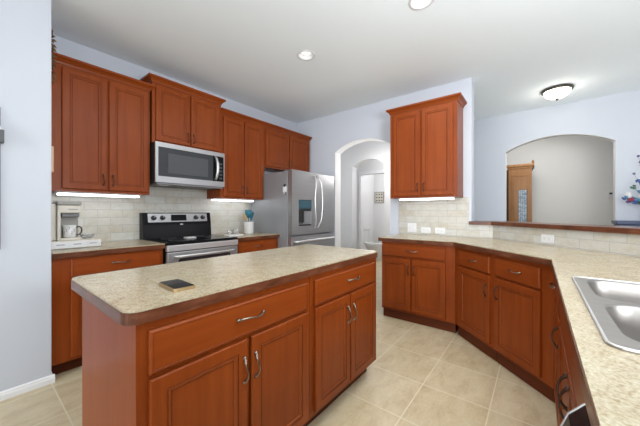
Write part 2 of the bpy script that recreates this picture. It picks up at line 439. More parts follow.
DRAWER = [(0, 0), (0, -0.014), (0.003, -0.0175), (0.006, -0.0200), (0.010, -0.0200), (0.0118, -0.0188), (0.014, -0.0188)]
def pull_bm(x, z, vert, L=0.105):
    """arched scroll pull with thickened feet, in front of plane y=-0.02"""
    n = 14; pts = []; rad = []
    for i in range(n + 1):
        t = i / n; s = (t - 0.5) * L
        y = -0.022 - 0.023 * math.sin(PI * t) ** 0.7
        wob = 0.004 * math.sin(2 * PI * t)
        pts.append((x + wob, y, z + s) if vert else (x + s, y, z + wob))
        rad.append(0.0032 + 0.0022 * abs(math.cos(PI * t)) ** 3)
    bm = bmesh.new(); add_tube(bm, pts, rad, 8)
    for s in (-0.5, 0.5):
        c = (x, -0.022, z + s * L) if vert else (x + s * L, -0.022, z)
        add_tube(bm, [(c[0], -0.0195, c[2]), (c[0], -0.024, c[2]), (c[0], -0.031, c[2])], [0.008, 0.0075, 0.004], 10)
    return bm
def add_door(root, x0, z0, x1, z1, pull=None, L=0.092, metal='dark_pull'):
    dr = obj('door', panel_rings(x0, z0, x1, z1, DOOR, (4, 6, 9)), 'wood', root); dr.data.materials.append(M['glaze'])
    if pull: obj('pull_handle', pull_bm(pull[0], pull[1], True, L), metal, dr)
    return dr
def add_drawer(root, x0, z0, x1, z1, pull=True, px=None, L=0.115):
    dr = obj('drawer_front', panel_rings(x0, z0, x1, z1, DRAWER, (4,)), 'wood_h', root); dr.data.materials.append(M['glaze'])
    if pull: obj('pull_handle', pull_bm(px if px is not None else (x0 + x1) / 2, (z0 + z1) / 2 + 0.005, False, L), 'nickel', dr)
    return dr
def base_cabinet(label, loc, rotz, w_, depth, top=0.8655, group=None, full_top=True, name='base_cabinet', kick=0.072):
    root = thing(name, label, 'cabinet', loc, rotz, group)
    bm = bmesh.new()
    if full_top: add_box(bm, (0.001, 0, 0.105), (w_ - 0.001, depth, top))
    else:
        add_box(bm, (0.001, 0, 0.105), (w_ - 0.001, depth, 0.66)); add_box(bm, (0.001, 0, 0.66), (w_ - 0.001, 0.014, top))
    obj('body', bm, 'wood', root)
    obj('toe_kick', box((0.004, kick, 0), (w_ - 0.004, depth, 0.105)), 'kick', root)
    return root
ZD0, ZD1, ZR0, ZR1 = 0.130, 0.687, 0.702, 0.840      # base door and drawer heights

def crown_profile_bm(w_, depth, z, ret_l=True, ret_r=True, h=0.060, out=0.042):
    """crown moulding around front and the free ends (local frame, front at y=0)"""
    prof = [(0.0, 0.0), (0.006, 0.0), (0.010, 0.012), (0.022, 0.028), (0.035, 0.038), (out, 0.042), (out, h), (0, h)]
    bm = bmesh.new(); secs = []
    xl = lambda o: -o if ret_l else 0; xr = lambda o: w_ + o if ret_r else w_
    secs.append([(xl(o), depth, z + dz) for o, dz in prof] if ret_l else None)
    secs.append([(xl(o), -o, z + dz) for o, dz in prof])
    secs.append([(xr(o), -o, z + dz) for o, dz in prof])
    secs.append([(xr(o), depth, z + dz) for o, dz in prof] if ret_r else None)
    secs = [[bm.verts.new(p) for p in s] for s in secs if s]
    for a, b in zip(secs, secs[1:]):
        for i in range(len(a) - 1): bm.faces.new((a[i], a[i + 1], b[i + 1], b[i]))
    bm.faces.new(secs[0]); bm.faces.new(list(reversed(secs[-1])))
    add_box(bm, (0.001, 0.001, z + h - 0.014), (w_ - 0.001, depth, z + h - 0.001))
    return bm
def wall_cabinet(label, loc, rotz, w_, depth, z0, z1, doors, pz, ret=(True, True), crown_h=0.062):
    root = thing('wall_cabinet', label, 'cabinet', loc, rotz)
    obj('body', box((0, 0, z0), (w_, depth, z1)), 'wood', root)
    obj('crown_moulding', crown_profile_bm(w_, depth, z1 - 0.012, ret[0], ret[1]), 'wood_h', root)
    for x0, x1, px in doors:
        add_door(root, x0, z0 + 0.022, x1, z1 - 0.035, (px, pz))
    return root

# upper run on the cooking wall (face at y = 3.0 + door)
UF = 3.02; UD = YW - UF - 0.010
wall_cabinet('wide two-door cherry wall cabinet at the left, over the coffee maker', (0.376, UF, 0), 0, 0.746, UD, 1.372, 2.408,
             [(0.100, 0.398, 0.370), (0.412, 0.728, 0.440)], 1.485, (False, True))
wall_cabinet('raised short cherry wall cabinet right above the microwave', (1.137, UF - 0.02, 0), 0, 0.759, UD + 0.02, 1.897, 2.505,
             [(0.030, 0.372, 0.347), (0.386, 0.722, 0.411)], 2.005)
wall_cabinet('tall cherry wall cabinet between the microwave and the refrigerator', (1.898, UF, 0), 0, 0.690, UD, 1.372, 2.408,
             [(0.036, 0.334, 0.309), (0.346, 0.652, 0.371)], 1.485, (False, False))
wall_cabinet('short cherry wall cabinet over the refrigerator', (2.590, UF, 0), 0, 0.975, UD, 1.835, 2.408,
             [(0.020, 0.470, 0.442), (0.492, 0.945, 0.520)], 1.94, (False, True))
# upper on the right wall
wall_cabinet('cherry wall cabinet standing alone beside the archway, above the outlets', (3.277, 1.452, 0), -PI / 2, 0.767, XW - 3.277 - 0.010, 1.372, 2.425,
             [(0.045, 0.372, 0.345), (0.392, 0.726, 0.419)], 1.490)

# bases on the cooking wall
BF = 2.722; BD = YW - BF - 0.012
r = base_cabinet('cherry base cabinet under the coffee maker, left of the range', (0.376, BF, 0), 0, 0.748, BD, kick=0.085)
add_drawer(r, 0.103, ZR0 + 0.02, 0.725, ZR1 + 0.015)
add_door(r, 0.103, ZD0, 0.408, ZD1, (0.383, 0.60)); add_door(r, 0.418, ZD0, 0.725, ZD1, (0.443, 0.60))
r = base_cabinet('cherry base cabinet under the utensil crock, right of the range', (1.902, BF, 0), 0, 0.658, BD)
add_drawer(r, 0.030, ZR0 + 0.01, 0.610, ZR1 + 0.010)
add_door(r, 0.030, ZD0, 0.315, ZD1, (0.29, 0.60)); add_door(r, 0.325, ZD0, 0.610, ZD1, (0.35, 0.60))

# island
r = base_cabinet('left cherry island cabinet with a wide drawer and two doors, nearest the camera', (0.320, 0.949, 0), 0, 0.800, 0.615)
obj('end_panel', box((-0.006, -0.002, 0.0), (0.0, 0.617, 0.8655)), 'wood', r)
add_drawer(r, 0.026, ZR0, 0.769, ZR1, px=0.405, L=0.125)
add_door(r, 0.028, ZD0, 0.390, ZD1, (0.372, 0.568), 0.098, 'nickel'); add_door(r, 0.410, ZD0, 0.769, ZD1, (0.428, 0.568), 0.098, 'nickel')
r = base_cabinet('right cherry island cabinet with a drawer and two doors, at the far end', (1.121, 0.949, 0), 0, 0.757, 0.615)
obj('end_panel', box((0.757, -0.002, 0.105), (0.763, 0.617, 0.8655)), 'wood', r)
add_drawer(r, 0.030, ZR0, 0.708, ZR1, px=0.415, L=0.125)
add_door(r, 0.034, ZD0, 0.374, ZD1, (0.348, 0.565), 0.098, 'nickel'); add_door(r, 0.386, ZD0, 0.722, ZD1, (0.412, 0.565), 0.098, 'nickel')

# right wall base, diagonal bases, sink run bases
FX = 2.967
r = base_cabinet('two-door cherry base cabinet against the right wall, below the outlets', (FX, 1.418, 0), -PI / 2, 0.779, XW - FX - 0.012, kick=0.035)
add_drawer(r, 0.012, ZR0 + 0.01, 0.694, ZR1)
add_door(r, 0.012, ZD0, 0.340, ZD1, (0.315, 0.575)); add_door(r, 0.352, ZD0, 0.694, ZD1, (0.378, 0.575))
DW = math.hypot(2.967 - 2.231, 0.639 + 0.097)
c45 = math.sqrt(0.5)
r = base_cabinet('narrow cherry base cabinet of the angled corner, farther from the sink', (FX, 0.639, 0), -PI * 0.75, 0.509, 0.600, kick=0.030)
add_drawer(r, 0.075, ZR0, 0.478, ZR1, L=0.10); add_door(r, 0.075, ZD0, 0.478, ZD1, (0.447, 0.560))
r = base_cabinet('wider cherry base cabinet of the angled corner, next to the sink run', (FX - 0.509 * c45, 0.639 - 0.509 * c45, 0), -PI * 0.75, DW - 0.509, 0.600, kick=0.030)
add_drawer(r, 0.030, ZR0, 0.425, ZR1, L=0.10); add_door(r, 0.030, ZD0, 0.425, ZD1, (0.058, 0.570))
SY = -0.097
r = base_cabinet('cherry base cabinet seen edge-on at the corner of the sink run', (2.231, SY, 0), PI, 0.535, 0.600, kick=0.030)
add_drawer(r, 0.070, ZR0, 0.505, ZR1, px=0.13, L=0.10); add_door(r, 0.070, ZD0, 0.505, ZD1, (0.475, 0.60))
r = base_cabinet('cherry sink base cabinet with false drawer front beneath the steel sink', (1.695, SY, 0), PI, 0.985, 0.600, full_top=False)
add_drawer(r, 0.020, ZR0, 0.965, ZR1, pull=False)
add_door(r, 0.020, ZD0, 0.488, ZD1, (0.455, 0.60), 0.110); add_door(r, 0.498, ZD0, 0.965, ZD1, (0.540, 0.60), 0.110)

# dishwasher
dwr = thing('dishwasher', 'dishwasher with dark curved control panel under the counter at the bottom edge', 'dishwasher', (0.705, SY, 0), PI)
obj('tub', box((0.004, 0.002, 0.10), (0.596, 0.56, 0.860)), 'plastic_grey', dwr)
dp = [(0.0, 0.866), (-0.006, 0.866), (-0.030, 0.852), (-0.052, 0.825), (-0.066, 0.785), (-0.070, 0.745), (0.0, 0.745)]
obj('control_panel', prism(dp, 0.010, 0.590, axis='x'), 'black', dwr)
obj('panel_trim', tube([(0.007, y, z) for y, z in dp[1:-1]], 0.0022, 6), 'steel_bright', dwr)
obj('door', box((0.008, -0.056, 0.11), (0.592, 0.0, 0.742), 0.006), 'steel', dwr)
obj('toe_kick', box((0.008, 0.06, 0), (0.592, 0.5, 0.10)), 'plastic_black', dwr)

# ---------------------------------------------------------------- countertops
def countertop(name, label, outline, holes=()):
    root = thing(name, label, 'countertop')
    obj('laminate_top', prism(outline, 0.9065, 0.914, holes), 'lam', root)
    inner = outline
    return root
root = countertop('island_countertop', 'speckled beige island countertop with rounded corners and dark wood edge', rrect(0.284, 0.928, 1.899, 1.634, 0.048, 9))
obj('wood_edge', prism(rrect(0.282, 0.926, 1.901, 1.636, 0.050, 9), 0.870, 0.9065, [rrect(0.33, 0.957, 1.844, 1.595, 0.03, 4)]), 'edge', root)
obj('core', prism(rrect(0.3305, 0.9575, 1.8435, 1.5945, 0.03, 4), 0.8705, 0.906), 'kick', root)
for nm, lb, x0, x1 in (('countertop', 'short beige countertop under the coffee maker, left of the range', 0.376, 1.128),
                       ('countertop', 'short beige countertop under the utensil crock, right of the range', 1.900, 2.562)):
    root = countertop(nm, lb, [(x0, 2.690), (x1, 2.690), (x1, YW - 0.008), (x0, YW - 0.008)])
    obj('wood_edge', box((x0, 2.688, 0.870), (x1, 2.71, 0.9065)), 'edge', root)
    obj('core', box((x0, 2.7105, 0.8705), (x1, YW - 0.008, 0.906)), 'kick', root)
s22 = math.tan(math.radians(22.5)); t_ = 0.0085
outl = [(2.937, 1.447), (2.937, 0.651), (2.219, -0.067), (-0.85, -0.067), (-0.85, -0.72 + t_), (2.48 - t_ * s22, -0.72 + t_), (XW - t_, 0.387 + t_ * s22), (XW - t_, 1.447)]
root = countertop('sink_countertop', 'long angled beige countertop around the sink and along the bar', outl,
                  [rrect(0.868, -0.655, 1.641, -0.140, 0.02, 3)])
e = 0.02
def off(o):      # front edge polyline moved inwards by o
    return [(2.937 + o, 1.447 - o), (2.937 + o, 0.651 - o * s22), (2.219 + o * s22, -0.067 - o), (-0.85, -0.067 - o)]
band = off(-0.002); band[0] = (2.935, 1.449)
ring = [(XW - t_, 1.449)] + band + list(reversed(off(e))) + [(XW - t_, 1.427)]
obj('wood_edge', prism(ring, 0.870, 0.9065), 'edge', root)

# ---------------------------------------------------------------- sink
sk = thing('kitchen_sink', 'stainless steel double-bowl drop-in sink in the counter at the right', 'sink', (0, 0, 0))
sx0, sx1, sy0, sy1 = 0.845, 1.664, -0.677, -0.117
b1 = (1.288, -0.640, 1.640, -0.156); b2 = (0.889, -0.640, 1.250, -0.156)
rim = bmesh.new()
add_prism(rim, rrect(sx0, sy0, sx1, sy1, 0.03, 5), 0.9145, 0.9185, [rrect(*b1, 0.07, 6), rrect(*b2, 0.07, 6)])
obj('rim', rim, 'sink', sk)
def ring_tube(x0, y0, x1, y1, r, z, rad):
    pts = rrect(x0, y0, x1, y1, r, 7); pts = pts + [pts[0], pts[1]]
    return tube([(p[0], p[1], z) for p in pts], rad, 6)
obj('rolled_edge', ring_tube(sx0 + 0.003, sy0 + 0.003, sx1 - 0.003, sy1 - 0.003, 0.03, 0.9175, 0.004), 'steel_bright', sk)
def bowl(b):
    bm = bmesh.new(); levels = [(0.0, 0.9182, 0.07), (0.004, 0.912, 0.07), (0.010, 0.86, 0.066), (0.016, 0.77, 0.062), (0.028, 0.742, 0.055), (0.055, 0.732, 0.035)]
    rings = []
    for ins, z, r in levels:
        rings.append([bm.verts.new((p[0], p[1], z)) for p in rrect(b[0] + ins, b[1] + ins, b[2] - ins, b[3] - ins, r, 6)])
    for a, c in zip(rings, rings[1:]):
        n = len(a)
        for i in range(n):
            f = bm.faces.new((a[i], c[i], c[(i + 1) % n], a[(i + 1) % n])); f.smooth = True
    bm.faces.new(rings[-1])
    return bm
for b in (b1, b2):
    o = obj('bowl', bowl(b), 'sink', sk)
    m = o.modifiers.new('thickness', 'SOLIDIFY'); m.thickness = 0.0015; m.offset = 1
    cx, cy = (b[0] + b[2]) / 2, (b[1] + b[3]) / 2
    obj('drain', lathe([(0, 0.735), (0.02, 0.735), (0.026, 0.738), (0.042, 0.7375), (0.046, 0.733)], 20, (cx, cy, 0)), 'steel_bright', o)

# ---------------------------------------------------------------- range
rg = thing('range', 'freestanding stainless and black electric range on the cooking wall', 'range', (1.133, 0, 0))
RW = 0.762
obj('body', box((0.002, 2.70, 0.02), (RW - 0.002, 3.30, 0.895)), 'black', rg)
obj('cooktop', box((0, 2.668, 0.896), (RW, 3.24, 0.922), 0.004), 'black', rg)
for cx, cy, rr in ((0.20, 2.84, 0.10), (0.56, 2.84, 0.075), (0.20, 3.09, 0.075), (0.56, 3.09, 0.10)):
    bm = bmesh.new(); add_prism(bm, circle(cx, cy, rr, 32), 0.9222, 0.9228, [circle(cx, cy, rr - 0.004, 32)]); obj('burner', bm, 'plastic_grey', rg)
bgp = [(3.215, 0.92), (3.225, 1.06), (3.228, 1.08), (3.245, 1.195), (3.315, 1.195), (3.315, 0.90), (3.215, 0.90)]
obj('backguard', prism(bgp, 0, RW, axis='x'), 'black', rg)
pbm = bmesh.new()
def slant(z): return 3.228 + (z - 1.08) * (3.245 - 3.228) / 0.115
pp = [(slant(1.092) - 0.006, 1.092), (slant(1.186) - 0.006, 1.186), (slant(1.186) - 0.001, 1.186), (slant(1.092) - 0.001, 1.092)]
cp = obj('control_panel', prism(pp, 0.050, RW - 0.050, axis='x'), 'steel', rg)
obj('display', prism([(y - 0.006, 1.139 + (z - 1.139) * 0.72) for y, z in pp], 0.285, 0.455, axis='x'), 'black', cp)
for kx in (0.105, 0.195, 0.570, 0.655):
    o = obj('knob', lathe([(0, 0.034), (0.017, 0.034), (0.021, 0.026), (0.022, 0.012), (0.026, 0.0), (0, 0)], 20), 'plastic_black', cp, (kx, 3.231, 1.139)); o.rotation_euler = (PI / 2, 0, 0)
    o2 = obj('knob_mark', box((-0.002, 0.006, 0.034), (0.002, 0.018, 0.0355)), 'white', o)
lg = obj('emblem', lathe([(0, 0.003), (0.018, 0.003), (0.020, 0)], 20), 'steel_bright', rg, (RW / 2 + 0.02, 3.2275, 1.062)); lg.rotation_euler = (PI / 2, 0, 0); lg.scale = (1, 0.5, 1)
obj('front_trim', box((0.002, 2.655, 0.835), (RW - 0.002, 2.70, 0.893), 0.006), 'steel_bright', rg)
od = obj('oven_door', box((0.004, 2.66, 0.27), (RW - 0.004, 2.70, 0.828), 0.008), 'steel', rg)
obj('oven_window', prism(rrect(0.10, 0.40, RW - 0.10, 0.765, 0.03), 2.6565, 2.661, axis='y'), 'glassblack', od)
hb = bmesh.new(); add_tube(hb, [(0.07, 2.66, 0.785), (0.075, 2.625, 0.79), (0.12, 2.612, 0.79), (RW / 2, 2.608, 0.79), (RW - 0.12, 2.612, 0.79), (RW - 0.075, 2.625, 0.79), (RW - 0.07, 2.66, 0.785)], 0.011, 10)
obj('door_handle', hb, 'steel_bright', od)
obj('storage_drawer', box((0.004, 2.662, 0.06), (RW - 0.004, 2.70, 0.26), 0.008), 'steel', rg)
sr = obj('spoon_rest', prism(rrect(-0.055, -0.045, 0.055, 0.045, 0.02), 0, 0.010), 'white', None, (1.50, 2.965, 0.9235))
tag(sr, 'small white rectangular dish resting on the black cooktop', 'dish')

# ---------------------------------------------------------------- microwave
mw = thing('microwave', 'stainless over-the-range microwave with dark window', 'microwave', (1.137, 0, 0))
MW_ = 0.757; mz0, mz1 = 1.490, 1.893; my = 2.945
obj('body', box((0.001, my, mz0), (MW_, YW - 0.01, mz1)), 'plastic_black', mw)
fr = bmesh.new()
add_prism(fr, [(0.0, mz0 + 0.008), (MW_, mz0 + 0.008), (MW_, mz1), (0.0, mz1)], my - 0.022, my, [[(0.026, mz0 + 0.068), (0.744, mz0 + 0.068), (0.744, mz1 - 0.045), (0.026, mz1 - 0.045)]], axis='y')
dr = obj('door_frame', fr, 'steel', mw)
obj('window', box((0.0265, my - 0.019, mz0 + 0.0685), (0.612, my - 0.001, mz1 - 0.0455)), 'mwglass', mw)
obj('window_screen', box((0.12, my - 0.0205, mz0 + 0.105), (0.55, my - 0.0192, mz1 - 0.10)), 'mwscreen', mw)
obj('control_panel', box((0.614, my - 0.019, mz0 + 0.0685), (0.7435, my - 0.001, mz1 - 0.0455)), 'black', mw)
for k in range(5):
    obj('button', box((0.690, my - 0.021, 1.585 + 0.042 * k), (0.726, my - 0.019, 1.605 + 0.042 * k)), 'mwscreen', mw)
obj('handle', tube([(0.640, my - 0.02, 1.575), (0.640, my - 0.045, 1.60), (0.644, my - 0.060, 1.66), (0.645, my - 0.064, 1.71), (0.644, my - 0.060, 1.76), (0.640, my - 0.045, 1.815), (0.640, my - 0.02, 1.838)], [0.012, 0.013, 0.015, 0.015, 0.015, 0.013, 0.012], 10), 'steel_bright', mw)
obj('vent_grille', box((0.02, my - 0.012, mz0 - 0.012), (MW_ - 0.02, YW - 0.05, mz0 + 0.004)), 'plastic_grey', mw)
lp = obj('lamp_cover', box((0.06, 3.0, mz0 - 0.016), (0.16, 3.06, mz0 - 0.012)), 'white', mw)

# ---------------------------------------------------------------- refrigerator
fx0, fx1 = 2.566, 3.508; FWD = fx1 - fx0
rf = thing('refrigerator', 'stainless french-door refrigerator with ice dispenser in the corner', 'refrigerator', (fx0, 0, 0))
obj('body', box((0, 2.545, 0.03), (FWD, 3.29, 1.735), 0.006), 'fside', rf)
obj('hinge_cover', box((0.02, 2.50, 1.7355), (0.12, 2.62, 1.756), 0.004), 'plastic_grey', rf)
ms = 0.485
ld = bmesh.new()
add_prism(ld, [(0.002, 0.905), (ms, 0.905), (ms, 1.750), (0.002, 1.750)], 2.468, 2.540, [rrect(0.130, 1.015, 0.392, 1.365, 0.008, 2)], axis='y')
ldo = obj('door', ld, 'steel', rf)
dsp = obj('ice_dispenser', box((0.131, 2.525, 1.016), (0.391, 2.538, 1.364)), 'plastic_grey', ldo)
obj('display', box((0.133, 2.466, 1.248), (0.389, 2.475, 1.362)), plain('dispenser_display', (0.02, 0.075, 0.105), 0.15, 0, 0.4), dsp)
obj('drip_tray', box((0.135, 2.472, 1.018), (0.387, 2.524, 1.032)), 'plastic_black', dsp)
for px in (0.175, 0.235):
    obj('paddle', box((px, 2.495, 1.06), (px + 0.035, 2.510, 1.22), 0.004), 'plastic_black', dsp)
obj('nozzle_panel', box((0.133, 2.48, 1.215), (0.389, 2.524, 1.2475)), 'plastic_black', dsp)
obj('back_panel', box((0.270, 2.515, 1.035), (0.387, 2.5245, 1.212)), 'steel', dsp)
rdo = obj('door', box((ms + 0.006, 2.468, 0.905), (FWD - 0.002, 2.540, 1.750), 0.006), 'steel', rf)
fdo = obj('freezer_drawer', box((0.002, 2.468, 0.45), (FWD - 0.002, 2.540, 0.885), 0.006), 'steel', rf)
obj('lower_drawer', box((0.002, 2.468, 0.06), (FWD - 0.002, 2.540, 0.44), 0.006), 'steel', rf)
def bow(xa, s):
    pts = []; n = 16
    for i in range(n + 1):
        t = i / n; b_ = math.sin(PI * t)
        pts.append((xa + s * 0.050 * b_, 2.452 - 0.040 * min(1, b_ * 2.2), 0.985 + 0.715 * t))
    pts = [(xa, 2.470, 0.985)] + pts + [(xa, 2.470, 1.70)]
    return tube(pts, [0.010] * len(pts), 10)
obj('door_handle', bow(ms - 0.030, -1), 'steel_bright', ldo)
obj('door_handle', bow(ms + 0.036, 1), 'steel_bright', rdo)
obj('drawer_handle', tube([(0.05, 2.470, 0.815), (0.05, 2.43, 0.818), (0.10, 2.418, 0.82), (FWD / 2, 2.410, 0.824), (FWD - 0.10, 2.418, 0.82), (FWD - 0.05, 2.43, 0.818), (FWD - 0.05, 2.470, 0.815)], 0.014, 10), 'steel_bright', fdo)
mg = thing('fridge_magnet', 'small white magnet clip with a dark top on the refrigerator side', 'magnet', (fx0, 2.59, 1.46))
obj('clip', box((-0.012, -0.030, 0.0), (-0.001, 0.030, 0.075), 0.004), 'white', mg)
obj('clip_top', box((-0.016, -0.015, 0.070), (-0.001, 0.015, 0.105), 0.004), 'plastic_black', mg)
obj('tail', box((-0.008, -0.022, -0.035), (-0.001, -0.004, 0.0)), 'plastic_grey', mg); obj('tail', box((-0.008, 0.006, -0.025), (-0.001, 0.020, 0.0)), 'white', mg)

# ---------------------------------------------------------------- under-cabinet lights
def strip_light(label, loc, rotz, L):
    root = thing('under_cabinet_light', label, 'light', loc, rotz)
    obj('housing', box((-0.012, 0, -0.010), (L + 0.012, 0.12, 0.0)), 'white', root)
    obj('diffuser', box((0, 0.004, -0.026), (L, 0.115, -0.0105), 0.006), 'strip', root)
strip_light('glowing light bar under the left wall cabinet, over the coffee maker', (0.474, 3.09, 1.3715), 0, 0.585)
strip_light('glowing light bar under the wall cabinet beside the refrigerator', (1.915, 3.14, 1.3715), 0, 0.585)
strip_light('glowing light bar under the lone wall cabinet beside the archway', (3.300, 1.345, 1.3715), -PI / 2, 0.60)

# ---------------------------------------------------------------- ceiling lights
def can(label, x, y, lens, name='recessed_light'):
    root = thing(name, label, 'light', (x, y, H))
    obj('trim_ring', lathe([(0.070, 0.0), (0.070, -0.003), (0.078, -0.006), (0.090, -0.004), (0.094, 0.0)], 36), 'white', root)
    obj('baffle', lathe([(0.0715, -0.001), (0.066, 0.05), (0.062, 0.085), (0.0, 0.085)], 36), 'white', root)
    obj('bulb', lathe([(0, 0.012), (0.030, 0.015), (0.048, 0.026), (0.056, 0.048), (0.048, 0.075), (0, 0.08)], 28), lens, root)
can('unlit-looking recessed ceiling light above the island, nearer the range', 2.076, 1.803, 'can_dim')
can('bright recessed ceiling light at the top edge of the photo', 2.062, 0.671, 'can_lit')
fl = thing('flush_mount_light', 'glowing domed flush ceiling light with dark bronze ring, beyond the bar', 'light', (4.60, -0.19, H))
fl.scale = (0.87, 0.87, 0.90)
obj('bronze_ring', lathe([(0.05, 0), (0.175, 0), (0.185, -0.012), (0.180, -0.030), (0.165, -0.036), (0.155, -0.036)], 40), 'bronze', fl)
obj('glass_bowl', lathe([(0.157, -0.032), (0.150, -0.060), (0.128, -0.090), (0.090, -0.115), (0.045, -0.128), (0, -0.131)], 40), 'bowl_lit', fl)
obj('finial', lathe([(0.0, -0.128), (0.018, -0.130), (0.020, -0.140), (0.010, -0.150), (0.006, -0.160), (0, -0.164)], 16), 'bronze', fl)
point('flush_lamp_glow', (4.60, -0.19, H - 0.30), 3, 0.12, (1, 0.94, 0.84))

# ---------------------------------------------------------------- wall plates
def plate(name, label, cat, p, rotz, w_, h_, kind):
    root = thing(name, label, cat, p, rotz)
    obj('cover_plate', box((-w_ / 2, -0.006, -h_ / 2), (w_ / 2, -0.0005, h_ / 2), 0.002), 'white', root)
    if kind == 'switch':
        for x in (-0.023, 0.023): obj('rocker', box((x - 0.016, -0.010, -0.033), (x + 0.016, -0.0062, 0.033), 0.001), 'porcelain', root)
    else:
        for x in (-0.020, 0.020):
            s = obj('socket', prism(rrect(x - 0.015, -0.014, x + 0.015, 0.014, 0.006, 3), -0.0082, -0.0062, axis='y'), 'porcelain', root)
            sb = bmesh.new(); add_box(sb, (x - 0.006, -0.0088, -0.007), (x - 0.001, -0.0083, -0.005)); add_box(sb, (x - 0.006, -0.0088, 0.005), (x - 0.001, -0.0083, 0.007)); obj('slot', sb, 'plastic_grey', s)
PX = XW - 0.008
plate('light_switch', 'white double rocker switch plate, leftmost on the right wall tiles', 'light switch', (PX, 1.286, 1.000), -PI / 2, 0.117, 0.117, 'switch')
plate('wall_outlet', 'white sideways outlet just right of the double switch', 'outlet', (PX, 1.110, 0.975), -PI / 2, 0.117, 0.072, 'outlet')
plate('wall_outlet', 'white sideways outlet, rightmost under the lone wall cabinet', 'outlet', (PX, 0.940, 0.975), -PI / 2, 0.117, 0.072, 'outlet')
kk = 3.2 - 0.0115
bx = 3.12; plate('wall_outlet', 'white sideways outlet in the tiled low wall below the bar ledge', 'outlet', (bx, bx - kk, 0.970), -PI * 0.75, 0.117, 0.072, 'outlet')

# ---------------------------------------------------------------- things on the left counter
CZ = 0.9145
kd = thing('pod_drawer', 'low white pod drawer unit with grey marks under the coffee maker', 'storage drawer', (0.0, 0, CZ))
obj('case', box((0.382, 2.90, 0.0), (0.705, 3.20, 0.062), 0.004), 'cream', kd)
obj('drawer_front', box((0.384, 2.892, 0.006), (0.703, 2.8995, 0.056), 0.002), 'white', kd)
for x in (0.45, 0.55, 0.65): obj('mark', box((x - 0.024, 2.8905, 0.030), (x + 0.024, 2.8918, 0.037)), 'marks', kd)
cm = thing('coffee_maker', 'slim putty-grey single-cup coffee maker on the white pod drawer', 'coffee maker', (0.395, 2.93, CZ + 0.0625))
obj('drip_base', box((0.055, 0.02, 0), (0.190, 0.20, 0.018), 0.004), 'cream', cm)
obj('water_tank', box((0.0, 0.05, 0), (0.045, 0.20, 0.290), 0.010), 'cream', cm)
obj('tank_lid', box((0.0, 0.05, 0.291), (0.045, 0.20, 0.300), 0.003), 'putty', cm)
obj('column', box((0.050, 0.11, 0.018), (0.190, 0.20, 0.215), 0.008), 'putty', cm)
obj('side_strip', box((0.046, 0.02, 0.0), (0.066, 0.11, 0.225), 0.004), 'cream', cm)
obj('brew_head', box((0.046, 0.02, 0.217), (0.192, 0.20, 0.280), 0.010), 'cream', cm)
obj('lid', box((0.046, 0.015, 0.281), (0.194, 0.20, 0.312), 0.008), 'putty', cm)
obj('spout', box((0.075, 0.045, 0.185), (0.185, 0.108, 0.2165), 0.006), 'plastic_grey', cm)
obj('name_strip', box((0.11, 0.0185, 0.243), (0.17, 0.0195, 0.250)), 'marks', cm)
mg = thing('mug', 'white mug with dark printed pattern and black handle under the coffee maker', 'mug', (0.520, 2.990, CZ + 0.081))
obj('cup', lathe([(0, 0.0), (0.036, 0.0), (0.040, 0.004), (0.042, 0.100), (0.039, 0.100), (0.037, 0.008), (0, 0.006)], 28), 'porcelain', mg)
for k in range(7):
    a = math.radians(-150 + 22 * k); zz = 0.03 + 0.018 * (k % 3)
    pts = [(0.0425 * math.cos(a + 0.10 * math.sin(j)), 0.0425 * math.sin(a + 0.10 * math.sin(j)), zz + 0.008 * j) for j in range(4)]
    obj('print', tube(pts, 0.0012, 5), 'mugprint', mg)
obj('handle', tube([(0.041, 0, 0.082), (0.060, 0, 0.088), (0.074, 0, 0.076), (0.077, 0, 0.055), (0.071, 0, 0.034), (0.056, 0, 0.020), (0.041, 0, 0.022)], 0.0050, 8), 'plastic_black', mg)
gl = obj('glass_bowl', lathe([(0, 0), (0.030, 0), (0.040, 0.010), (0.052, 0.035), (0.050, 0.036), (0.037, 0.012), (0.0, 0.004)], 24), 'glass', None, (0.648, 3.06, CZ + 0.0625))
tag(gl, 'small clear glass bowl on the white pod drawer beside the mug', 'bowl')

# ---------------------------------------------------------------- things right of the range
ck = obj('utensil_crock', lathe([(0, 0), (0.058, 0), (0.064, 0.006), (0.066, 0.150), (0.069, 0.156), (0.064, 0.158), (0.060, 0.012), (0, 0.010)], 30), 'porcelain', None, (2.345, 3.05, CZ))
tag(ck, 'white ceramic crock holding cooking utensils beside the refrigerator', 'crock')
def utensil(name, label, base, tip, head, mat, group=None):
    v = Vector(tip) - Vector(base); L = v.length
    root = thing(name, label, 'utensil', base)
    root.rotation_mode = 'QUATERNION'; root.rotation_quaternion = v.to_track_quat('Z', 'Y')
    obj('handle', tube([(0, 0, 0), (0, 0, L * 0.5), (0, 0, L - 0.05)], [0.005, 0.0055, 0.0045], 8), 'beech' if mat == 'beech' else mat, root)
    if head == 'spatula': bm = prism([(-0.026, L - 0.075), (0.026, L - 0.075), (0.042, L - 0.035), (0.044, L + 0.030), (-0.044, L + 0.030), (-0.042, L - 0.035)], -0.003, 0.003, axis='y')
    elif head == 'ladle': bm = lathe([(0, -0.028), (0.020, -0.022), (0.032, -0.005), (0.033, 0.006), (0.030, 0.004), (0.018, -0.018), (0, -0.023)], 18, (0.02, 0, L))
    else:
        bm = bmesh.new(); add_lathe(bm, [(0, L - 0.065), (0.020, L - 0.052), (0.035, L - 0.018), (0.035, L + 0.008), (0.020, L + 0.034), (0, L + 0.040)], 16)
        for vv in bm.verts: vv.co.y *= 0.25
    obj('head', bm, mat, root)
C0 = Vector((2.345, 3.05, CZ + 0.013))
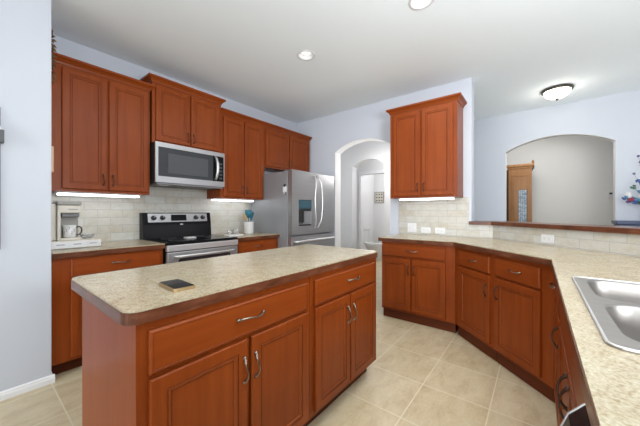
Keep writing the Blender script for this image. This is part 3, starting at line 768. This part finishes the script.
for nm, lb, dx, dy, hgt, hd, mt in (
    ('spatula', 'teal spatula in the white crock, front of the bunch', 0.025, -0.045, 0.245, 'spatula', 'teal'),
    ('serving_spoon', 'teal serving spoon at the left of the crock', -0.028, -0.02, 0.255, 'spoon', 'teal'),
    ('turner', 'teal turner standing at the back of the crock', 0.01, 0.03, 0.275, 'spatula', 'teal'),
    ('ladle', 'black ladle leaning right out of the crock', 0.085, 0.02, 0.255, 'ladle', 'plastic_black'),
    ('wooden_spoon', 'pale wooden spoon leaning left out of the crock', -0.085, -0.01, 0.215, 'spoon', 'beech')):
    b0 = C0 + Vector((-dx * 0.25, -dy * 0.25, 0)); utensil(nm, lb, b0, b0 + Vector((dx * 1.15, dy * 1.1, hgt)), hd, mt)
jr = obj('glass_jar', lathe([(0, 0), (0.030, 0), (0.033, 0.006), (0.034, 0.060), (0.028, 0.066), (0.026, 0.064), (0.030, 0.058), (0.029, 0.006), (0, 0.005)], 22), 'glass', None, (2.20, 3.14, CZ))
tag(jr, 'clear glass jar on the counter, nearer the utensil crock', 'jar')
jr2 = obj('glass_jar', lathe([(0, 0), (0.030, 0), (0.033, 0.006), (0.034, 0.050), (0.028, 0.056), (0.026, 0.054), (0.030, 0.048), (0.029, 0.006), (0, 0.005)], 22), 'glass', None, (2.10, 3.12, CZ))
tag(jr2, 'shorter clear glass jar on the counter, nearer the range', 'jar')
sp_ = obj('paper_pad', prism(rrect(-0.10, -0.06, 0.10, 0.06, 0.012), 0, 0.012), 'white', None, (2.03, 2.93, CZ))
tag(sp_, 'flat white tray on the counter right of the range', 'tray')

# ---------------------------------------------------------------- phone on the island
ph = thing('phone', 'smartphone in a gold-edged case lying on the island', 'phone', (0.505, 1.103, 0.9145), math.radians(87))
obj('case', prism(rrect(-0.078, -0.040, 0.078, 0.040, 0.010), 0, 0.011), 'phonegold', ph)
obj('screen', prism(rrect(-0.074, -0.036, 0.074, 0.036, 0.008), 0.0112, 0.0120), 'glassblack', ph)

# ---------------------------------------------------------------- left wall hangings
hr = thing('wall_organizer', 'dark grey wall-mounted organizer cut off by the left edge', 'wall organizer', (0, 2.70, 0))
obj('back_rail', box((-0.16, -0.012, 0.965), (0.136, -0.001, 1.870)), 'charcoal', hr)
obj('tray', box((-0.10, -0.060, 1.640), (0.150, -0.013, 1.720), 0.003), 'charcoal', hr)
obj('paper', prism([(-0.08, 1.722), (0.142, 1.722), (0.120, 1.79), (-0.08, 1.83)], -0.030, -0.024, axis='y'), 'white', hr)
gd = thing('dried_garland', 'brown dried leaf garland hanging at the edge of the left wall', 'garland', (0.374, 2.80, 2.12))
bm = bmesh.new(); add_tube(bm, [(0.005, 0, 0.0), (0.008, 0, 0.15), (0.006, 0, 0.30), (0.004, 0, 0.42)], 0.004, 6); obj('stem', bm, 'dried', gd)
for i in range(30):
    z = 0.02 + 0.39 * i / 29; a = random.uniform(-1.4, 1.4); L = random.uniform(0.05, 0.085) * (0.6 + 0.5 * math.sin(PI * i / 29))
    bm = bmesh.new(); dx, dy = math.cos(a) * 0.6, math.sin(a)
    p0 = Vector((0.006, 0, z)); p1 = p0 + Vector((dx * L * 0.5, dy * L * 0.5, 0.01)); p2 = p0 + Vector((dx * L, dy * L, random.uniform(-0.02, 0.02)))
    add_tube(bm, [p0, p1, p2], [0.003, 0.009, 0.001], 6); obj('leaf', bm, 'dried', gd)
mt = thing('pot_holder', 'tan cloth pot holder hanging at the edge of the left wall', 'pot holder', (0.374, 2.80, 1.49))
obj('pad', box((0.001, -0.07, 0.0), (0.016, 0.07, 0.185), 0.006), 'tan', mt)
obj('loop', tube([(0.008, -0.01, 0.183), (0.008, -0.012, 0.205), (0.008, 0.0, 0.215), (0.008, 0.012, 0.205), (0.008, 0.01, 0.183)], 0.002, 6), 'tan', mt)

# ---------------------------------------------------------------- rooms beyond
hc = thing('display_cabinet', 'tall oak cabinet with a narrow leaded glass door beyond the wide archway', 'cabinet', (6.20, 0.0, 0), -PI / 2)
# local x runs to the right as seen from the kitchen: world y = -x
obj('body', box((-0.425, 0, 0.10), (-0.085, 0.40, 1.985)), 'oak', hc)
obj('side_strip', box((-0.470, 0.02, 0.0), (-0.4255, 0.42, 1.985)), 'shade_brown', hc)  # dark strip added where the wall left of the cabinet is only in shade
obj('plinth', box((-0.43, -0.01, 0.0), (-0.08, 0.41, 0.10), 0.004), 'oak', hc)
bm = bmesh.new(); add_box(bm, (-0.44, -0.015, 1.985), (-0.07, 0.42, 2.02), 0.005); add_box(bm, (-0.455, -0.035, 2.02), (-0.050, 0.44, 2.065), 0.008)
obj('cornice', bm, 'oak', hc)
obj('corner_finial', lathe([(0.012, 2.065), (0.02, 2.08), (0.016, 2.11), (0.0, 2.125)], 12, (-0.068, 0.0, 0)), 'oak', hc)
dd = obj('door', panel_rings(-0.385, 0.16, -0.115, 1.88, [(0, 0), (0, -0.014), (0.004, -0.018), (0.03, -0.018), (0.035, -0.012)]), 'oak', hc)
obj('leaded_pane', box((-0.275, -0.022, 0.75), (-0.155, -0.0125, 1.60)), 'leaded', dd)
lb = bmesh.new()
for k in range(5): add_box(lb, (-0.276 + 0.0295 * k, -0.026, 0.75), (-0.272 + 0.0295 * k, -0.0225, 1.60))
for k in range(12): add_box(lb, (-0.276, -0.026, 0.75 + 0.077 * k), (-0.154, -0.0225, 0.755 + 0.077 * k))
obj('lead_lines', lb, 'charcoal', dd)

th = thing('thermostat', 'small white thermostat with dark dial on the far white wall', 'thermostat', (6.949, -1.0, 1.49), -PI / 2)
obj('plate', box((-0.035, -0.02, -0.06), (0.035, -0.001, 0.06), 0.004), 'white', th)
obj('dial', box((-0.018, -0.027, 0.02), (0.018, -0.0205, 0.05), 0.002), 'plastic_black', th)

cs = thing('sideboard', 'navy blue sideboard against the far wall, at the right edge', 'sideboard', (4.98, 0, 0))
obj('body', box((0.02, -1.95, 0.08), (0.285, -0.80, 1.020)), 'navy', cs)
obj('top', box((-0.01, -1.98, 1.050), (0.290, -0.765, 1.092), 0.006), 'navy', cs)
obj('top_moulding', box((0.005, -1.965, 1.020), (0.288, -0.785, 1.050), 0.008), 'navy', cs)
for k in range(3):
    o = obj('door', box((0.004, -1.93 + 0.375 * k, 0.14), (0.019, -1.57 + 0.375 * k, 0.96), 0.004), 'navy', cs)
    obj('knob', lathe([(0, 0), (0.012, 0.004), (0.012, 0.012), (0, 0.018)], 12), 'nickel', o, (-0.008, -1.60 + 0.375 * k, 0.56))
obj('plinth', box((0.03, -1.94, 0.0), (0.28, -0.81, 0.08)), 'navy', cs)
fa = thing('flower_vase', 'bouquet of blue and red flowers at the right edge above the navy sideboard', 'flower arrangement', (5.11, -1.075, 1.0925))
obj('vase', lathe([(0, 0), (0.045, 0), (0.06, 0.03), (0.065, 0.08), (0.040, 0.15), (0.030, 0.18), (0.040, 0.20), (0.034, 0.20), (0.026, 0.18), (0, 0.02)], 24), 'navy', fa)
rr = random.Random(3)
cols = ['blue', 'aqua', 'purple', 'porcelain', 'blue', 'red', 'aqua', 'green', 'blue', 'purple', 'aqua', 'blue', 'green', 'porcelain', 'purple', 'blue', 'aqua', 'red'] * 2
def blossom(c, r_, mat):
    bm = bmesh.new()
    for k in range(6):
        a = k * PI / 3 + rr.random(); tilt = rr.uniform(0.2, 0.8)
        dv = Vector((-0.5 * tilt, math.cos(a), math.sin(a))).normalized()
        nv = dv.cross(Vector((1, 0, 0))).normalized()
        p0 = Vector(c); p1 = p0 + dv * r_ * 0.6 + nv * r_ * 0.35; p2 = p0 + dv * r_; p3 = p0 + dv * r_ * 0.6 - nv * r_ * 0.35
        up = Vector((0.003, 0, 0))
        lo_ = [bm.verts.new(p) for p in (p0, p1, p2, p3)]; hi_ = [bm.verts.new(p + up) for p in (p0, p1, p2, p3)]
        bm.faces.new(lo_); bm.faces.new(list(reversed(hi_)))
        for i in range(4): bm.faces.new((lo_[i], lo_[(i + 1) % 4], hi_[(i + 1) % 4], hi_[i]))
    for f in bm.faces: f.material_index = 0
    return obj('blossom', bm, mat, fa)
spots = []
for i, mname in enumerate(cols):
    a = rr.uniform(0, 2 * PI); R_ = rr.uniform(0.03, 0.21); z = 0.235 + rr.uniform(0, 0.16) - 0.1 * R_
    c = (0.5 * R_ * math.cos(a), R_ * math.sin(a), z)
    if i < 26: c = (-0.05 - 0.012 * (i % 3), 0.225 - 0.010 * i, 0.225 + rr.uniform(0, 0.10) + (rr.uniform(0, 0.22) if i % 4 == 3 else 0))
    spots.append(c); blossom(c, rr.uniform(0.020, 0.038), mname)
    obj('stem', tube([(0, 0, 0.16), (c[0] * 0.5, c[1] * 0.5, 0.16 + (c[2] - 0.16) * 0.6), c], 0.0025, 5), 'green', fa)
for k in range(5):
    a = rr.uniform(0.6, 2.4); e_ = (0.05 * math.cos(a), 0.13 * rr.uniform(0.2, 1.3), 0.50 + rr.uniform(0, 0.32))
    obj('twig', tube([(0, 0, 0.18), (e_[0] * 0.4, e_[1] * 0.4, 0.35), e_], [0.002, 0.0015, 0.001], 5), 'dried', fa)
    blossom(e_, 0.018, 'purple')

pc = thing('framed_picture', 'small framed print with dark motifs on the bathroom wall', 'picture', (7.149, 3.49, 1.607), -PI / 2)
obj('print', box((-0.125, -0.012, -0.14), (0.125, -0.006, 0.14)), 'cream', pc)
fr = bmesh.new(); add_prism(fr, [(-0.14, -0.155), (0.14, -0.155), (0.14, 0.155), (-0.14, 0.155)], -0.02, -0.001, [[(-0.12, -0.135), (0.12, -0.135), (0.12, 0.135), (-0.12, 0.135)]], axis='y'); obj('frame', fr, 'putty', pc)
for i in range(3):
    for j in range(3):
        obj('motif', prism(circle(-0.075 + 0.075 * i, -0.085 + 0.085 * j, 0.022, 10), -0.015, -0.0122, axis='y'), 'charcoal', pc)
tl = thing('toilet', 'white toilet seen through the bathroom doorway', 'toilet', (6.30, 3.655, 0))
obj('tank', box((-0.20, -0.20, 0.38), (0.20, -0.01, 0.74), 0.02), 'porcelain', tl)
obj('tank_lid', box((-0.21, -0.215, 0.742), (0.21, -0.005, 0.775), 0.01), 'porcelain', tl)
bm = bmesh.new()
lv = [(0.10, 0.16, 0.0), (0.09, 0.15, 0.12), (0.13, 0.20, 0.25), (0.18, 0.26, 0.36), (0.19, 0.27, 0.39)]
rings = [[bm.verts.new((a_ * math.cos(2 * PI * k / 24), -0.46 + b_ * math.sin(2 * PI * k / 24), z_)) for k in range(24)] for a_, b_, z_ in lv]
for a_, b_ in zip(rings, rings[1:]):
    for k in range(24):
        f = bm.faces.new((a_[k], a_[(k + 1) % 24], b_[(k + 1) % 24], b_[k])); f.smooth = True
bm.faces.new(rings[0]); bm.faces.new(rings[-1]); obj('bowl', bm, 'porcelain', tl)
obj('seat_lid', prism([(0.195 * math.cos(2 * PI * k / 28), -0.46 + 0.275 * math.sin(2 * PI * k / 28)) for k in range(28)], 0.392, 0.425), 'porcelain', tl)
obj('flush_lever', tube([(-0.202, -0.16, 0.68), (-0.225, -0.16, 0.68), (-0.225, -0.09, 0.675)], 0.008, 6), 'nickel', tl)

# ---------------------------------------------------------------- groups of repeated things
GROUPS = {'base_cabinet': 'cherry base cabinets of the kitchen', 'wall_cabinet': 'cherry wall cabinets of the kitchen',
          'under_cabinet_light': 'light bars under the wall cabinets', 'recessed_light': 'recessed lights in the kitchen ceiling',
          'wall_outlet': 'white outlets in the tiled walls', 'glass_jar': 'clear glass jars beside the range',
          'spatula': 'utensils in the crock', 'serving_spoon': 'utensils in the crock', 'turner': 'utensils in the crock',
          'ladle': 'utensils in the crock', 'wooden_spoon': 'utensils in the crock', 'countertop': 'short countertops on the cooking wall'}
for o in bpy.data.objects:
    if o.parent is None and 'label' in o:
        g = GROUPS.get(o.name.split('.')[0])
        if g: o['group'] = g
